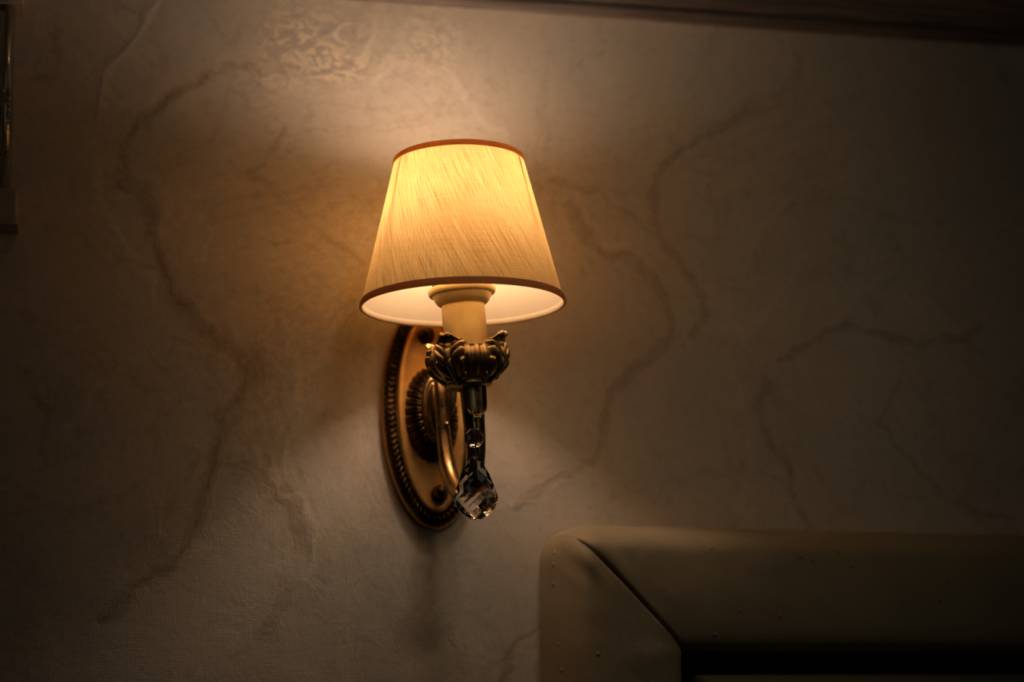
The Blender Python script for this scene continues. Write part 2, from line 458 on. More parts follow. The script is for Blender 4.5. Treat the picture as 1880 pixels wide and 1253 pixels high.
PALE = [
    (0.0014, 0.60, [(-0.2624, 1.4328), (-0.2558, 1.4024), (-0.2453, 1.3767), (-0.2307, 1.3511), (-0.2216, 1.3384), (-0.2141, 1.3235)]),
    (0.0012, 0.50, [(-0.2189, 1.4215), (-0.2104, 1.3998), (-0.2124, 1.3778)]),
    (0.0012, 0.50, [(-0.1831, 1.3568), (-0.1769, 1.3789), (-0.1811, 1.392)]),
    (0.0012, 0.60, [(-0.2097, 1.2915), (-0.234, 1.2763), (-0.254, 1.2614), (-0.2696, 1.2425), (-0.2812, 1.2239)]),
    (0.0014, 0.60, [(-0.118, 1.2886), (-0.1084, 1.2714), (-0.1078, 1.2499), (-0.1131, 1.22), (-0.1188, 1.1904)]),
    (0.0019, 0.60, [(-0.136, 1.5092), (-0.1164, 1.5044), (-0.0722, 1.5023), (-0.0542, 1.5117), (-0.0359, 1.5246), (-0.0265, 1.5394)]),
    (0.0014, 0.60, [(-0.2158, 1.5709), (-0.2366, 1.5327), (-0.2571, 1.5043), (-0.2617, 1.4771), (-0.2607, 1.4594)]),
    (0.0019, 0.50, [(0.02, 1.5591), (0.0215, 1.5305), (0.0369, 1.5005), (0.055, 1.4825), (0.0663, 1.4712)]),
    (0.0017, 0.50, [(0.0181, 1.5735), (0.0315, 1.5527), (0.0239, 1.5306)]),
    (0.0014, 0.50, [(-0.127, 1.2073), (-0.121, 1.1778), (-0.1023, 1.1609), (-0.092, 1.144), (-0.1028, 1.1111)]),
    (0.0014, 0.45, [(0.2757, 1.2898), (0.2612, 1.3317), (0.2705, 1.3604), (0.2925, 1.3898), (0.3309, 1.43), (0.3787, 1.4468)]),
    (0.0014, 0.45, [(0.4154, 1.3839), (0.3807, 1.344), (0.3368, 1.3048)]),
    (0.0014, 0.40, [(0.332, 1.3765), (0.2826, 1.318), (0.2662, 1.2943)]),
    (0.0012, 0.50, [(-0.1257, 1.4187), (-0.0999, 1.3927), (-0.0653, 1.3737), (-0.0436, 1.3519)]),
    (0.0012, 0.50, [(-0.0807, 1.5382), (-0.0583, 1.535), (-0.0399, 1.5551), (-0.0442, 1.5691)]),
    (0.0017, 0.50, [(-0.017, 1.5566), (-0.0084, 1.5334), (0.0053, 1.5295), (0.0106, 1.5537), (-0.003, 1.5672), (-0.017, 1.5566)]),
    (0.0012, 0.50, [(-0.1337, 1.5488), (-0.1162, 1.5313), (-0.1338, 1.5209), (-0.1076, 1.5086), (-0.081, 1.5148), (-0.0632, 1.5112)]),
    (0.0012, 0.50, [(-0.1071, 1.5647), (-0.0894, 1.5518), (-0.0624, 1.5607)]),
    (0.0014, 0.40, [(0.1236, 1.4313), (0.1456, 1.3897), (0.1835, 1.3815)]),
    (0.0014, 0.40, [(0.0579, 1.1635), (0.0943, 1.174), (0.1316, 1.1891)]),
    (0.0014, 0.35, [(0.2514, 1.2941), (0.2674, 1.2387), (0.2695, 1.1975)]),
    (0.0012, 0.50, [(-0.2088, 1.1457), (-0.209, 1.1661), (-0.197, 1.1908)]),
]
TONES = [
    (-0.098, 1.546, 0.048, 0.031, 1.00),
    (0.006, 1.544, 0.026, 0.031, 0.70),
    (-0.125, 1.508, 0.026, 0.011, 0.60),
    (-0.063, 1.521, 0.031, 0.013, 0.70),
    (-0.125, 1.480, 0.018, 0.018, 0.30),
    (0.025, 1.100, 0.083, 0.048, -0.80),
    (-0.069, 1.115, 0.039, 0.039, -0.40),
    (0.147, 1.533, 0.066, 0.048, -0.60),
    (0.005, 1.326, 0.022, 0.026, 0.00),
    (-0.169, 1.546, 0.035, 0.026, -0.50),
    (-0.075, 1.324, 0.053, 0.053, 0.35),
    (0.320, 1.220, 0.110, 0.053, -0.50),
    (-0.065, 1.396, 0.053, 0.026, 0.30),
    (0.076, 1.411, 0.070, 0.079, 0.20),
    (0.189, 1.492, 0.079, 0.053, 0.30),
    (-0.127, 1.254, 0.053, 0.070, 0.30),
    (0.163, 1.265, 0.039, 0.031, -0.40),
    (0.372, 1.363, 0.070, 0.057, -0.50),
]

def build_wall():
    xs = np.concatenate([[-2.2, -1.2, -0.7], np.arange(-0.44, 0.72, 0.0024), [1.1, 1.8, 2.8]])
    zs = np.concatenate([[0.0, 0.4, 0.8], np.arange(0.96, 1.70, 0.0024), [1.9, 2.2, 2.5]])
    X, Z = np.meshgrid(xs, zs, indexing='ij')
    # wobble the lines a little so that they read as marbling
    rng = np.random.default_rng(4)
    wx = np.zeros_like(X); wz = np.zeros_like(X)
    for k in range(22):
        fx, fz = rng.normal(0, 230, 2); ph = rng.uniform(0, 6.28, 2)
        a = 0.0011 * 90 / (90 + math.hypot(fx, fz))
        wx += a * np.sin(fx * X + fz * Z + ph[0]); wz += a * np.sin(fz * X - fx * Z + ph[1])
    XX, ZZ = X + wx * 2, Z + wz * 2
    def field(lines):
        F = np.zeros_like(X)
        for w, k, pts in lines:
            P = smooth_path(pts, 10 * len(pts))
            best = np.full(X.shape, 9.0)
            for (ax, az), (bx, bz) in zip(P[:-1], P[1:]):
                dx, dz = bx - ax, bz - az
                L = dx * dx + dz * dz + 1e-12
                t = np.clip(((XX - ax) * dx + (ZZ - az) * dz) / L, 0, 1)
                best = np.minimum(best, (XX - ax - t * dx) ** 2 + (ZZ - az - t * dz) ** 2)
            F = np.maximum(F, k * np.exp(-best / (2 * (w * 1.5) ** 2)) )
        return F
    D, P = field(DARK), field(PALE)
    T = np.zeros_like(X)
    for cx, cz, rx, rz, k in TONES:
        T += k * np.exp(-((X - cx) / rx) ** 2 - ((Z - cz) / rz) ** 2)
    V = np.stack([X, 0 * X, Z], -1).reshape(-1, 3)
    F = grid_faces(len(xs), len(zs))
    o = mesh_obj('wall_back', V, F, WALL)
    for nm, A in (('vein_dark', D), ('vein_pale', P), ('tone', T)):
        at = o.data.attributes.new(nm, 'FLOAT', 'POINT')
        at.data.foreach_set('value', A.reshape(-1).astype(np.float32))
    o['kind'] = 'structure'
    return o
build_wall()
fl = box('floor', (-2.2, -3.2, -0.05), (2.8, 0.0, 0.0), FLOOR); fl['kind'] = 'structure'
ce = box('ceiling', (-2.2, -3.2, 2.5), (2.8, 0.0, 2.55), CEIL); ce['kind'] = 'structure'

# ------------------------------------------------------------------ moulded wooden rail along the top
def build_rail():
    pr = [(0, 0), (-.004, 0), (-.007, .0015), (-.009, .005), (-.008, .009), (-.0065, .011), (-.0105, .0125), (-.0125, .017), (-.012, .021),
          (-.0155, .0235), (-.022, .028), (-.026, .034), (-.0275, .041), (-.0255, .0435), (-.031, .046), (-.034, .052), (-.033, .058),
          (-.040, .062), (-.046, .072), (-.048, .085), (-.048, .11), (0, .11)]
    xs = np.linspace(-2.2, 2.8, 60)
    V = [(x, p[0], 1.582 + p[1]) for x in xs for p in pr]
    F = grid_faces(len(xs), len(pr))
    F += [tuple(range(len(pr))), tuple(range((len(xs) - 1) * len(pr), len(xs) * len(pr)))]
    o = fix_normals(mesh_obj('trim_1', V, F, TRIM, smooth=False))
    o['kind'] = 'structure'
build_rail()

# ------------------------------------------------------------------ wall lamp
AX, AY, AZ = 0.0, -0.115, 1.30          # centre of the shade's lower rim
lamp = thing('wall_lamp', 'lit antique brass wall sconce with tapered amber silk shade and hanging crystal drop', 'wall lamp')

TILT = math.radians(3.0)
def tb(v):
    """lamp body leans: its foot stands a few millimetres to the right"""
    x, y, z = v[0] - AX, v[1] - AY, v[2] - AZ
    return (AX + x * math.cos(TILT) - z * math.sin(TILT), AY + y, AZ + x * math.sin(TILT) + z * math.cos(TILT))

# back plate ----------------------------------------------------------
PA, PB, PC = 0.0390, 0.0895, (-0.0030, 1.2352)
PT = math.radians(2.0)
def plate_pt(phi, ins, y):
    a, b = max(PA - ins, 0.0), max(PB - ins, 0.0)
    if PA - ins < 0.012:      # keep the centre closing evenly
        k = max(PB - PA + 0.012, 0) * 0 + (PB - PA)
        b = a / 0.012 * (k + 0.012) if a < 0.012 else b
    x, z = a * math.cos(phi), b * math.sin(phi)
    return (PC[0] + x * math.cos(PT) - z * math.sin(PT), y, PC[1] + x * math.sin(PT) + z * math.cos(PT))
def ell_phis(n, a=PA, b=PB):
    t = np.linspace(0, 2 * math.pi, 4001)
    ds = np.hypot(a * np.sin(t), b * np.cos(t))
    s = np.concatenate([[0], np.cumsum((ds[1:] + ds[:-1]) / 2)]); s /= s[-1]
    return np.interp(np.arange(n) / n, s, t)
def build_plate():
    ph = ell_phis(360)
    pr = [(0.0, -.0002), (0.0, -.0050), (.0006, -.0062), (.0022, -.0070), (.0036, -.0074), (.0046, -.0066), (.0105, -.0066), (.0118, -.0096),
          (.0135, -.0108), (.0160, -.0104), (.0200, -.0090), (.0250, -.0080), (.0320, -.0078), (.0388, -.0078)]
    V = [plate_pt(p, i, y) for p in ph for i, y in pr]
    F = grid_faces(360, len(pr), True)
    F.append(tuple(i * len(pr) + len(pr) - 1 for i in range(360)))
    F.append(tuple(i * len(pr) for i in range(360)))
    o = mesh_obj('back_plate', V, F, BRASS_PLATE, lamp)
    return fix_normals(o)
plate = build_plate()

def build_plate_rim():
    n, m = 1440, 17
    ph = ell_phis(n)
    V = []
    K = 84
    for i, p in enumerate(ph):
        for j in range(m):
            q = j / (m - 1)
            ins = 0.0014 + q * 0.0098
            u = i / n * K + 0.45 * abs(2 * q - 0.9)
            c = (u % 1.0)
            leafy = 1 - abs(2 * c - 1) ** 1.6
            vein = 0.35 * math.exp(-((c - 0.5) / 0.07) ** 2)
            dome = math.sin(math.pi * q) ** 0.6
            h = dome * (0.0012 + 0.0034 * max(leafy - vein, 0))
            if q > 0.86:
                h = 0.0016 + 0.0022 * abs(math.sin(math.pi * i / n * K * 2))
            V.append(plate_pt(p, ins, -.0062 - h))
    o = mesh_obj('ornamental_rim', V, grid_faces(n, m, True), BRASS_DARK, plate)
    o['label'] = 'dark rim with a band of small embossed leaves'
    return fix_normals(o)
build_plate_rim()

def local(x, z, y):
    return (PC[0] + x * math.cos(PT) - z * math.sin(PT), y, PC[1] + x * math.sin(PT) + z * math.cos(PT))

def build_rosette():
    n, m = 720, 30
    V = []
    A, B = 0.0225, 0.0385
    for i in range(n):
        p = 2 * math.pi * i / n
        for j in range(m):
            q = j / (m - 1)                      # 0 outer edge .. 1 hub
            a, b = A * (1 - q) + 0.0085 * q, B * (1 - q) + 0.0235 * q
            base = 0.0068 + 0.0130 * math.sin(min(q * 1.02, 1) * math.pi / 2) ** 0.8
            c = (i / n * 30) % 1.0
            wv = math.sin(math.pi * q) ** 0.7
            petal = (1 - abs(2 * c - 1) ** 2.2)
            rim_round = math.sqrt(max(0.0, 1 - (1 - min(q / 0.28, 1)) ** 2))
            h = base + 0.0030 * wv * petal * (1 - 0.6 * math.exp(-((c - 0.5) / 0.12) ** 2) * (q < 0.8))
            sc_ = 1 - 0.045 * (1 - petal) * (1 - q)
            if j == 0: h = 0.0065
            V.append(local(a * sc_ * math.cos(p), b * sc_ * math.sin(p), -h))
    o = mesh_obj('rosette', V, grid_faces(n, m, True), BRASS_DARK, plate)
    o['label'] = 'dark oval rosette of radiating petals'
    return fix_normals(o)
build_rosette()

def build_hub():
    n = 120
    pr = [(0.0090, 0.0250, .0165), (0.0100, 0.0262, .0195), (0.0102, 0.0265, .0215), (0.0096, 0.0258, .0232), (0.0080, 0.0235, .0236),
          (0.0066, 0.0215, .0225), (0.0060, 0.0205, .0232), (0.0054, 0.0195, .0262), (0.0040, 0.0160, .0280), (0.0018, .0080, .0288), (0.0, 0.0, .0290)]
    V = [local(a * math.cos(2 * math.pi * i / n) , b * math.sin(2 * math.pi * i / n) + 0.002, -h) for i in range(n) for a, b, h in pr]
    return fix_normals(mesh_obj('arm_socket', V, grid_faces(n, len(pr), True), BRASS_ARM, plate))
build_hub()

for zc, xc in ((0.0634, -0.0006), (-0.0622, 0.0026)):
    prof = [(0.0, .0215), (.0022, .0211), (.0040, .0198), (.0052, .0172), (.0053, .0150), (.0048, .0130), (.0060, .0122), (.0066, .0105), (.0064, .0080), (.0060, .0065)]
    n = 40
    cx, _, cz = local(xc, zc, 0)
    V = [(cx + r * math.cos(2 * math.pi * i / n), -h, cz + r * math.sin(2 * math.pi * i / n)) for i in range(n) for r, h in prof]
    fix_normals(mesh_obj('cap_nut', V, grid_faces(n, len(prof), True), BRASS_DARK, plate))

# arm ------------------------------------------------------------------
arm = tube('arm', [(-.0012, -.026, 1.2585), (-.0012, -.034, 1.2600), (-.0014, -.0385, 1.250), (-.0012, -.0395, 1.232), (-.0008, -.0415, 1.212), (.0000, -.0490, 1.191),
                   (.0015, -.0620, 1.1750), (.0030, -.0790, 1.1655), (.0045, -.0960, 1.1660), (.0058, -.1090, 1.1760), (.0062, -.1150, 1.1920),
                   (.0056, -.1160, 1.2100), (.0042, -.1150, 1.2440)],
           [.0030, .0044, .0052, .0052, .0055, .0062, .0066, .0066, .0066, .0068, .0072, .0078, .0088], BRASS_ARM, lamp, n=32, steps=110)
# scroll beside the arm, with its little ball
tube('scroll', [(.0062, -.024, 1.262), (.0068, -.034, 1.2665), (.0070, -.0400, 1.256), (.0066, -.0405, 1.240), (.0040, -.0400, 1.228)],
     [.0020, .0034, .0040, .0034, .0012], BRASS_ARM, arm, n=20, steps=50)
ball('scroll_bead', (.0010, -.0455, 1.2222), .0022, BRASS_ARM, arm)

# tongue-shaped drop on the front of the upright, the crystals hang from it
def build_tongue():
    nu, nv = 41, 60
    V = []
    for j in range(nv):
        s = j / (nv - 1)
        z = 1.2425 - s * 0.0270
        w = 0.0086 * math.sqrt(max(0.0, 1 - max(0, (s - 0.55) / 0.45) ** 2.2)) * (1 - 0.10 * s)
        for i in range(nu):
            u = -1 + 2 * i / (nu - 1)
            x = u * w
            rr = 0.0098 - 0.0012 * s
            y = -math.sqrt(max(rr * rr - x * x * 0.9, 1e-9)) - 0.0014 - 0.0012 * s
            y += 0.0016 * math.exp(-(u / 0.42) ** 2) * sstep(0.0, 0.3, s)          # hollow down the middle
            y -= 0.0014 * math.exp(-((1 - abs(u)) / 0.14) ** 2) * 0.6
            if s > 0.93: y -= 0.0006
            cx = 0.0044 + 0.0012 * s
            V.append((cx + x, -.1152 + y, z))
    o = fix_normals(mesh_obj('tongue', V, grid_faces(nv, nu), BRASS_ARM, arm))
    md = o.modifiers.new('thick', 'SOLIDIFY'); md.thickness = 0.0014; md.offset = 0
    return o
build_tongue()

# drip cup with four acanthus leaves -------------------------------------
CUP_PROF = [(.0090, -.0625), (.0135, -.0618), (.0163, -.0600), (.0166, -.0585), (.0158, -.0572), (.0175, -.0555), (.0222, -.0520), (.0262, -.0465), (.0276, -.0410),
            (.0268, -.0370), (.0254, -.0342), (.0250, -.0330), (.0242, -.0333), (.0246, -.0365), (.0250, -.0410), (.0220, -.0480), (.0150, -.0520), (.0040, -.0530)]
def build_cup():
    n = 288
    pr = smooth_path(CUP_PROF, 110)
    gaps = [math.radians(-103.3 + 16 + 90 * k) for k in range(4)]
    V = []
    for i in range(n):
        a = 2 * math.pi * i / n
        for r, z in pr:
            rr = r
            if r > 0.016 and z > -.0562 and z < -.0332:
                for g in gaps:
                    dlt = (a - g + math.pi) % (2 * math.pi) - math.pi
                    t = sstep(-.0562, -.050, z)
                    rr += t * (0.0011 * math.exp(-(dlt / .055) ** 2) - 0.0011 * math.exp(-((abs(dlt) - .13) / .045) ** 2) + 0.0006 * math.exp(-((abs(dlt) - .24) / .05) ** 2))
            V.append(tb((AX + rr * math.cos(a), AY + rr * math.sin(a), AZ + z)))
    return fix_normals(mesh_obj('drip_cup', V, grid_faces(n, len(pr), True), BRASS, lamp))
cup = build_cup()

def build_leaf(az):
    prof = smooth_path([(.0160, -.0575), (.0190, -.0545), (.0238, -.0505), (.0275, -.0455), (.0288, -.0405), (.0282, -.0360), (.0272, -.0325),
                        (.0272, -.0295), (.0284, -.0268), (.0304, -.0250), (.0322, -.0252), (.0330, -.0266)], 241)
    prof = np.array(prof)
    nv, nu = 120, 81
    V = []
    for j in range(nv):
        s = j / (nv - 1)
        r, z = prof[int(round(s * 240))]
        i0 = max(int(round(s * 240)) - 2, 0); i1 = min(int(round(s * 240)) + 2, 240)
        tz = prof[i1] - prof[i0]; tz = tz / np.linalg.norm(tz)
        nrm = np.array([tz[1], -tz[0]])                # outward in the (r,z) plane
        # sheet half width in metres along the arc
        W = np.interp(s, [0, .08, .22, .40, .56, .64, .72, .80, .90, 1.0], [.0050, .0105, .0135, .0142, .0135, .0105, .0070, .0056, .0052, .0036])
        for i in range(nu):
            u = -1 + 2 * i / (nu - 1)
            x = u * W                                   # metres from the midrib
            ax = abs(x)
            # lobes that feather up and outwards from the midrib
            q = s - 18.0 * ax
            k = (q + 0.30) / 0.15
            fr = k - math.floor(k)
            lobe = math.sqrt(max(0.0, 1 - abs(2 * fr - 1) ** 2.0))
            reach = float(np.interp(s, [0, .10, .25, .45, .60], [.0055, .0095, .0120, .0122, .0115]))
            reach *= 0.70 + 0.30 * lobe
            if s < 0.66:
                ins = 1 - sstep(reach * 0.90, reach, ax)
            else:
                ins = 1.0
            midrib = math.exp(-(ax / .0013) ** 2)
            groove = math.exp(-((ax - .0026) / .0008) ** 2)
            fade = sstep(0.0, 0.10, s) * (1 - sstep(0.54, 0.66, s))
            h = 0.0004 + fade * (0.0024 * lobe * (0.45 + 0.55 * min(ax / .007, 1)) - 0.0004)
            h += 0.0022 * midrib * (1 - s * 0.4) - 0.0008 * groove
            # broad trough toward the tip
            tip = sstep(0.50, 0.74, s)
            h = h * (1 - 0.35 * tip) + tip * (0.0026 * (ax / max(W, 1e-4)) ** 2 - 0.0010)
            if s < 0.66:
                h = h * ins - 0.0022 * (1 - ins)
            rr = r + nrm[0] * h
            zz = z + nrm[1] * h
            ang = az + x / max(rr, .01)
            V.append(tb((AX + rr * math.cos(ang), AY + rr * math.sin(ang), AZ + zz)))
    o = fix_normals(mesh_obj('acanthus_leaf', V, grid_faces(nv, nu), BRASS, cup))
    md = o.modifiers.new('thick', 'SOLIDIFY'); md.thickness = 0.0012; md.offset = 0
    return o
for k in range(4):
    build_leaf(math.radians(-103.3 - 29 + 90 * k))

# candle sleeve, shade ring, socket ---------------------------------------
lathe('candle_sleeve', [(.0162, -.0500), (.0163, -.0400), (.0161, -.0200), (.0159, -.0030), (.0158, .0045), (.0150, .0052), (.0120, .0052), (.0100, .0052)], BRASS_SATIN, lamp, 96, (AX, AY, AZ), T=tb)
lathe('shade_ring', [(.0150, .0012), (.0166, .0008), (.0180, .0012), (.0196, .0030), (.0208, .0052), (.0216, .0072), (.0219, .0080), (.0232, .0078),
                     (.0243, .0084), (.0249, .0098), (.0250, .0112), (.0246, .0126), (.0236, .0134), (.0222, .0136), (.0200, .0135), (.0140, .0135)],
      BRASS_SATIN, lamp, 96, (AX, AY, AZ), T=tb, sub=90)
lathe('bulb_socket', [(.0, .054), (.0120, .054), (.0134, .052), (.0138, .048), (.0138, .014), (.0135, .004)], mat_simple('white_socket_plastic', (0.6, 0.55, 0.45), 0.4), lamp, 48, (AX, AY, AZ), T=lambda v: (v[0] + .001 * min(max((v[2] - AZ) / .054, 0), 1), v[1] + .013 * min(max((v[2] - AZ) / .054, 0), 1), v[2]))
lathe('light_bulb', [(.0, .1050), (.0060, .1035), (.0125, .0990), (.0175, .0920), (.0195, .0835), (.0185, .0745), (.0150, .0655), (.0118, .0600), (.0105, .0560), (.0100, .0540), (.0, .0540)],
      BULB, lamp, 28, (AX + .001, AY + .013, AZ))

ANR = 0.25
def recentre(o, c):
    o.data.transform(Matrix.Translation((-c[0], -c[1], -c[2])))
    o.location = c
for o in lamp.children:
    if o.name in ('candle_sleeve', 'shade_ring'):
        recentre(o, (AX, AY, AZ))
_t = BRASS_SATIN.node_tree
_tg = _t.nodes.new('ShaderNodeTangent'); _tg.direction_type = 'RADIAL'; _tg.axis = 'Z'
_b = _t.nodes['Principled BSDF']
_t.links.new(_tg.outputs[0], _b.inputs['Tangent'])
_b.inputs['Anisotropic'].default_value = 0.8
_b.inputs['Anisotropic Rotation'].default_value = ANR

# shade ---------------------------------------------------------------------
RB, RT, HS = 0.0748, 0.0478, 0.1120
def build_shade():
    n, m = 192, 34
    me = bpy.data.meshes.new('lamp_shade')
    V, UV = [], []
    for i in range(n + 1):
        a = 2 * math.pi * i / n
        for j in range(m):
            t = j / (m - 1)
            r = RB + (RT - RB) * t
            r += 0.00025 * math.sin(5 * a + 2 * t) + 0.0002 * math.sin(11 * a)
            V.append((AX + r * math.cos(a), AY + r * math.sin(a), AZ + HS * t))
            UV.append((a * 0.0613, t * 0.1152))
    me.from_pydata(V, [], grid_faces(n + 1, m))
    uvl = me.uv_layers.new(name='UVMap')
    for lp in me.loops: uvl.data[lp.index].uv = UV[lp.vertex_index]
    me.polygons.foreach_set('use_smooth', [True] * len(me.polygons))
    me.materials.append(SILK)
    return link(bpy.data.objects.new('lamp_shade', me), lamp)
shade = build_shade()
lathe('lining', [(RB - .0007 - .0003, .0008), (RB + (RT - RB) * .5 - .0007, HS * .5), (RT - .0007, HS - .0008)], LINING, shade, 192, (AX, AY, AZ))
def band(name, z0, z1, outside, inside, mat, roll=.0012):
    """folded cloth strip over the rim of the shade"""
    sl = (RT - RB) / HS
    lowrim = z0 < HS / 2
    R = lambda z: RB + sl * z
    pr = [(R(z1) + .0002, z1), (R(z1) + outside, z1 - .0004), (R((z0 + z1) / 2) + outside * 1.15, (z0 + z1) / 2), (R(z0) + outside, z0 + .0004), (R(z0) + outside * .4, z0 - .0003),
          (R(z0) - inside, z0 + .0002), (R(z0) - inside, (z0 + z1) / 2 if not lowrim else z0 + .0022), (R(z1) - inside * .6, z1 if not lowrim else z0 + .0034)]
    return lathe(name, pr, mat, shade, 192, (AX, AY, AZ), closed=True)
band('lower_trim', -.0006, .0050, .0011, .0011, SILK_TRIM)
band('upper_trim', HS - .0038, HS + .0006, .0009, .0009, SILK_TRIM)
# wire frame: top ring, three arms and the ring clamped on the lamp
fr_m = STEEL
def ring(name, R, z, r):
    pr = [(R + r * math.cos(t), z + r * math.sin(t)) for t in np.linspace(0, 2 * math.pi, 11)[:-1]]
    return lathe(name, pr, fr_m, shade, 96, (AX, AY, AZ), closed=True)
ring('wire_ring', .0215, .0148, .0009)
for k in range(3):
    a = math.radians(-103.3 + (-60 + 126 * k))
    c, s_ = math.cos(a), math.sin(a)
    tube('wire_arm', [(AX + r * c, AY + r * s_, AZ + z) for r, z in ((.0215, .0148), (.032, .020), (.043, .040), (RT - .0025 + .004, .095), (RT - .0022, HS - .002))],
         [.0009] * 5, fr_m, shade, n=8, steps=30, ref=(-s_, c, 0.01))

# crystals -------------------------------------------------------------------
def pin(name, pts, r, parent):
    return tube(name, pts, [r] * len(pts), STEEL, parent, n=8, steps=20)
PX, PY = 0.0021, -.1285
def build_bead():
    R, zc = 0.0073, 1.2003
    bm = bmesh.new()
    rings = []
    for rr, y in ((R * .50, .0032), (R * .86, .0020), (R, .0006), (R, -.0006), (R * .86, -.0020), (R * .50, -.0032)):
        ro = 0 if abs(y) < .003 else 0.0
        rings.append([bm.verts.new((PX + rr * math.cos(math.radians(22.5 + 45 * i) + ro), PY + y, zc + rr * math.sin(math.radians(22.5 + 45 * i) + ro))) for i in range(8)])
    for a, b in zip(rings[:-1], rings[1:]):
        for i in range(8): bm.faces.new((a[i], a[(i + 1) % 8], b[(i + 1) % 8], b[i]))
    bm.faces.new(rings[0]); bm.faces.new(rings[-1])
    bmesh.ops.recalc_face_normals(bm, faces=bm.faces)
    me = bpy.data.meshes.new('crystal_bead'); bm.to_mesh(me); bm.free(); me.materials.append(CRYSTAL)
    return link(bpy.data.objects.new('crystal_bead', me), lamp)
bead = build_bead()
pin('pin', [(PX + .0002, PY + .0005, 1.2158), (PX, PY - .001, 1.2120), (PX, PY - .0036, 1.2072), (PX, PY - .0036, 1.2045)], .0005, bead)

def build_drop():
    """flattened pear with diamond facets front and back"""
    zt, zb = 1.1895, 1.1415
    H = zt - zb
    def halfw(t):                              # t from the tip (0) to the bottom (1)
        return float(np.interp(t, [0, .05, .135, .28, .44, .59, .68, .80, .89, .945, .98, 1.0],
                               [.0010, .0022, .0046, .0095, .0125, .0154, .0161, .0144, .0106, .0072, .0042, .0020]))
    bm = bmesh.new()
    # outline
    ts = [0, .05, .13, .22, .31, .40, .49, .58, .66, .74, .82, .89, .945, .985]
    out = [(halfw(t), zt - t * H) for t in ts]
    loop = [(w, z) for w, z in out] + [(0.0, zb)] + [(-w, z) for w, z in reversed(out)]
    front = {}
    zc = zt - .66 * H
    def depth(x, z):
        t = (zt - z) / H
        w = max(halfw(min(max(t, 0), 1)), 1e-4)
        if t > 0.66:
            e = math.hypot(x / .0162, (z - zc) / (zc - zb))
        else:
            e = abs(x) / w
        e = min(e, 1)
        mx = float(np.interp(t, [0, .12, .35, .6, 1.0], [.0012, .0030, .0050, .0046, .0046]))
        return mx * math.sqrt(max(0, 1 - e ** 2)) 
    for side in (1, -1):
        rim = [bm.verts.new((PX + x, PY - side * .0008, z)) for x, z in loop]
        pts = list(rim)
        # staggered inner lattice -> diamonds
        inner = []
        step = .0066
        r = 0
        z = zb + .0030
        while z < zt - .38 * H:
            off = 0 if r % 2 == 0 else step / 2
            xi = -4 * step + off
            while xi < 4.5 * step:
                t = (zt - z) / H
                if (t > .66 and math.hypot(xi / .0162, (z - zc) / (zc - zb)) < .84) or (t <= .66 and abs(xi) < halfw(t) * .80):
                    inner.append((xi, z))
                xi += step
            z += step * .5; r += 1
        inner += [(0, zt - .13 * H), (0, zt - .26 * H)]
        vs = [bm.verts.new((PX + x, PY - side * (.0008 + depth(x, z) * (1.0 if side == 1 else 0.85)), z)) for x, z in inner]
        allv = rim + vs
        # delaunay in the plane
        from mathutils.geometry import delaunay_2d_cdt
        co = [Vector((v.co.x, v.co.z)) for v in allv]
        ed = [(i, (i + 1) % len(rim)) for i in range(len(rim))]
        vv, ee, ff, ov, oe, of = delaunay_2d_cdt(co, ed, [], 1, 1e-7)
        idx = [allv[o[0]] for o in ov]
        for f in ff:
            try: bm.faces.new([idx[i] for i in f])
            except ValueError: pass
        if side == 1: rimA = rim
        else:
            for i in range(len(rim)):
                j = (i + 1) % len(rim)
                bm.faces.new((rimA[i], rimA[j], rim[j], rim[i]))
    # pull lattice pairs into true flat diamonds
    bmesh.ops.join_triangles(bm, faces=[f for f in bm.faces if len(f.verts) == 3], cmp_seam=False, cmp_sharp=False, cmp_uvs=False, cmp_vcols=False, cmp_materials=False,
                             angle_face_threshold=math.radians(25), angle_shape_threshold=math.radians(40))
    bmesh.ops.recalc_face_normals(bm, faces=bm.faces)
    bmesh.ops.triangulate(bm, faces=[f for f in bm.faces if len(f.verts) > 4])
    me = bpy.data.meshes.new('crystal_drop'); bm.to_mesh(me); bm.free(); me.materials.append(CRYSTAL)
    return link(bpy.data.objects.new('crystal_drop', me), lamp)
drop = build_drop()
pin('pin', [(PX, PY - .0036, 1.1965), (PX, PY - .0036, 1.1930), (PX, PY - .0030, 1.1890), (PX + .0003, PY - .0030, 1.1840)], .0005, drop)

# ------------------------------------------------------------------ wall thermometer at the left edge
TX, TY = -0.3315, -0.0200
th = thing('wall_thermometer', 'slim glass tube thermometer with beige plastic end caps mounted on the wall at far left', 'thermometer', (0, 0, 0))
def cap(z0, z1):
    w, dpt = .0135, .0120
    bm = bmesh.new(); bmesh.ops.create_cube(bm, size=1)
    for v in bm.verts:
        v.co = Vector((TX + v.co.x * 2 * w, -.0005 - dpt * 1.25 + v.co.y * dpt * 2.5, (z0 + z1) / 2 + v.co.z * (z1 - z0)))
    bmesh.ops.bevel(bm, geom=[e for e in bm.edges if abs(e.verts[0].co.y - e.verts[1].co.y) < 1e-6], offset=.0035, segments=4, affect='EDGES', profile=.6)
    me = bpy.data.meshes.new('end_cap'); bm.to_mesh(me); bm.free(); me.materials.append(CAP)
    me.polygons.foreach_set('use_smooth', [True] * len(me.polygons)); me.set_sharp_from_angle(angle=math.radians(50))
    return link(bpy.data.objects.new('end_cap', me), th)
cap(1.3735, 1.4015)
cap(1.5480, 1.5760)
lathe('glass_tube', [(.0080, 1.3965), (.0080, 1.5500)], TUBE_GLASS, th, 48, (TX, TY, 0)).modifiers.new('thick', 'SOLIDIFY').thickness = .0009
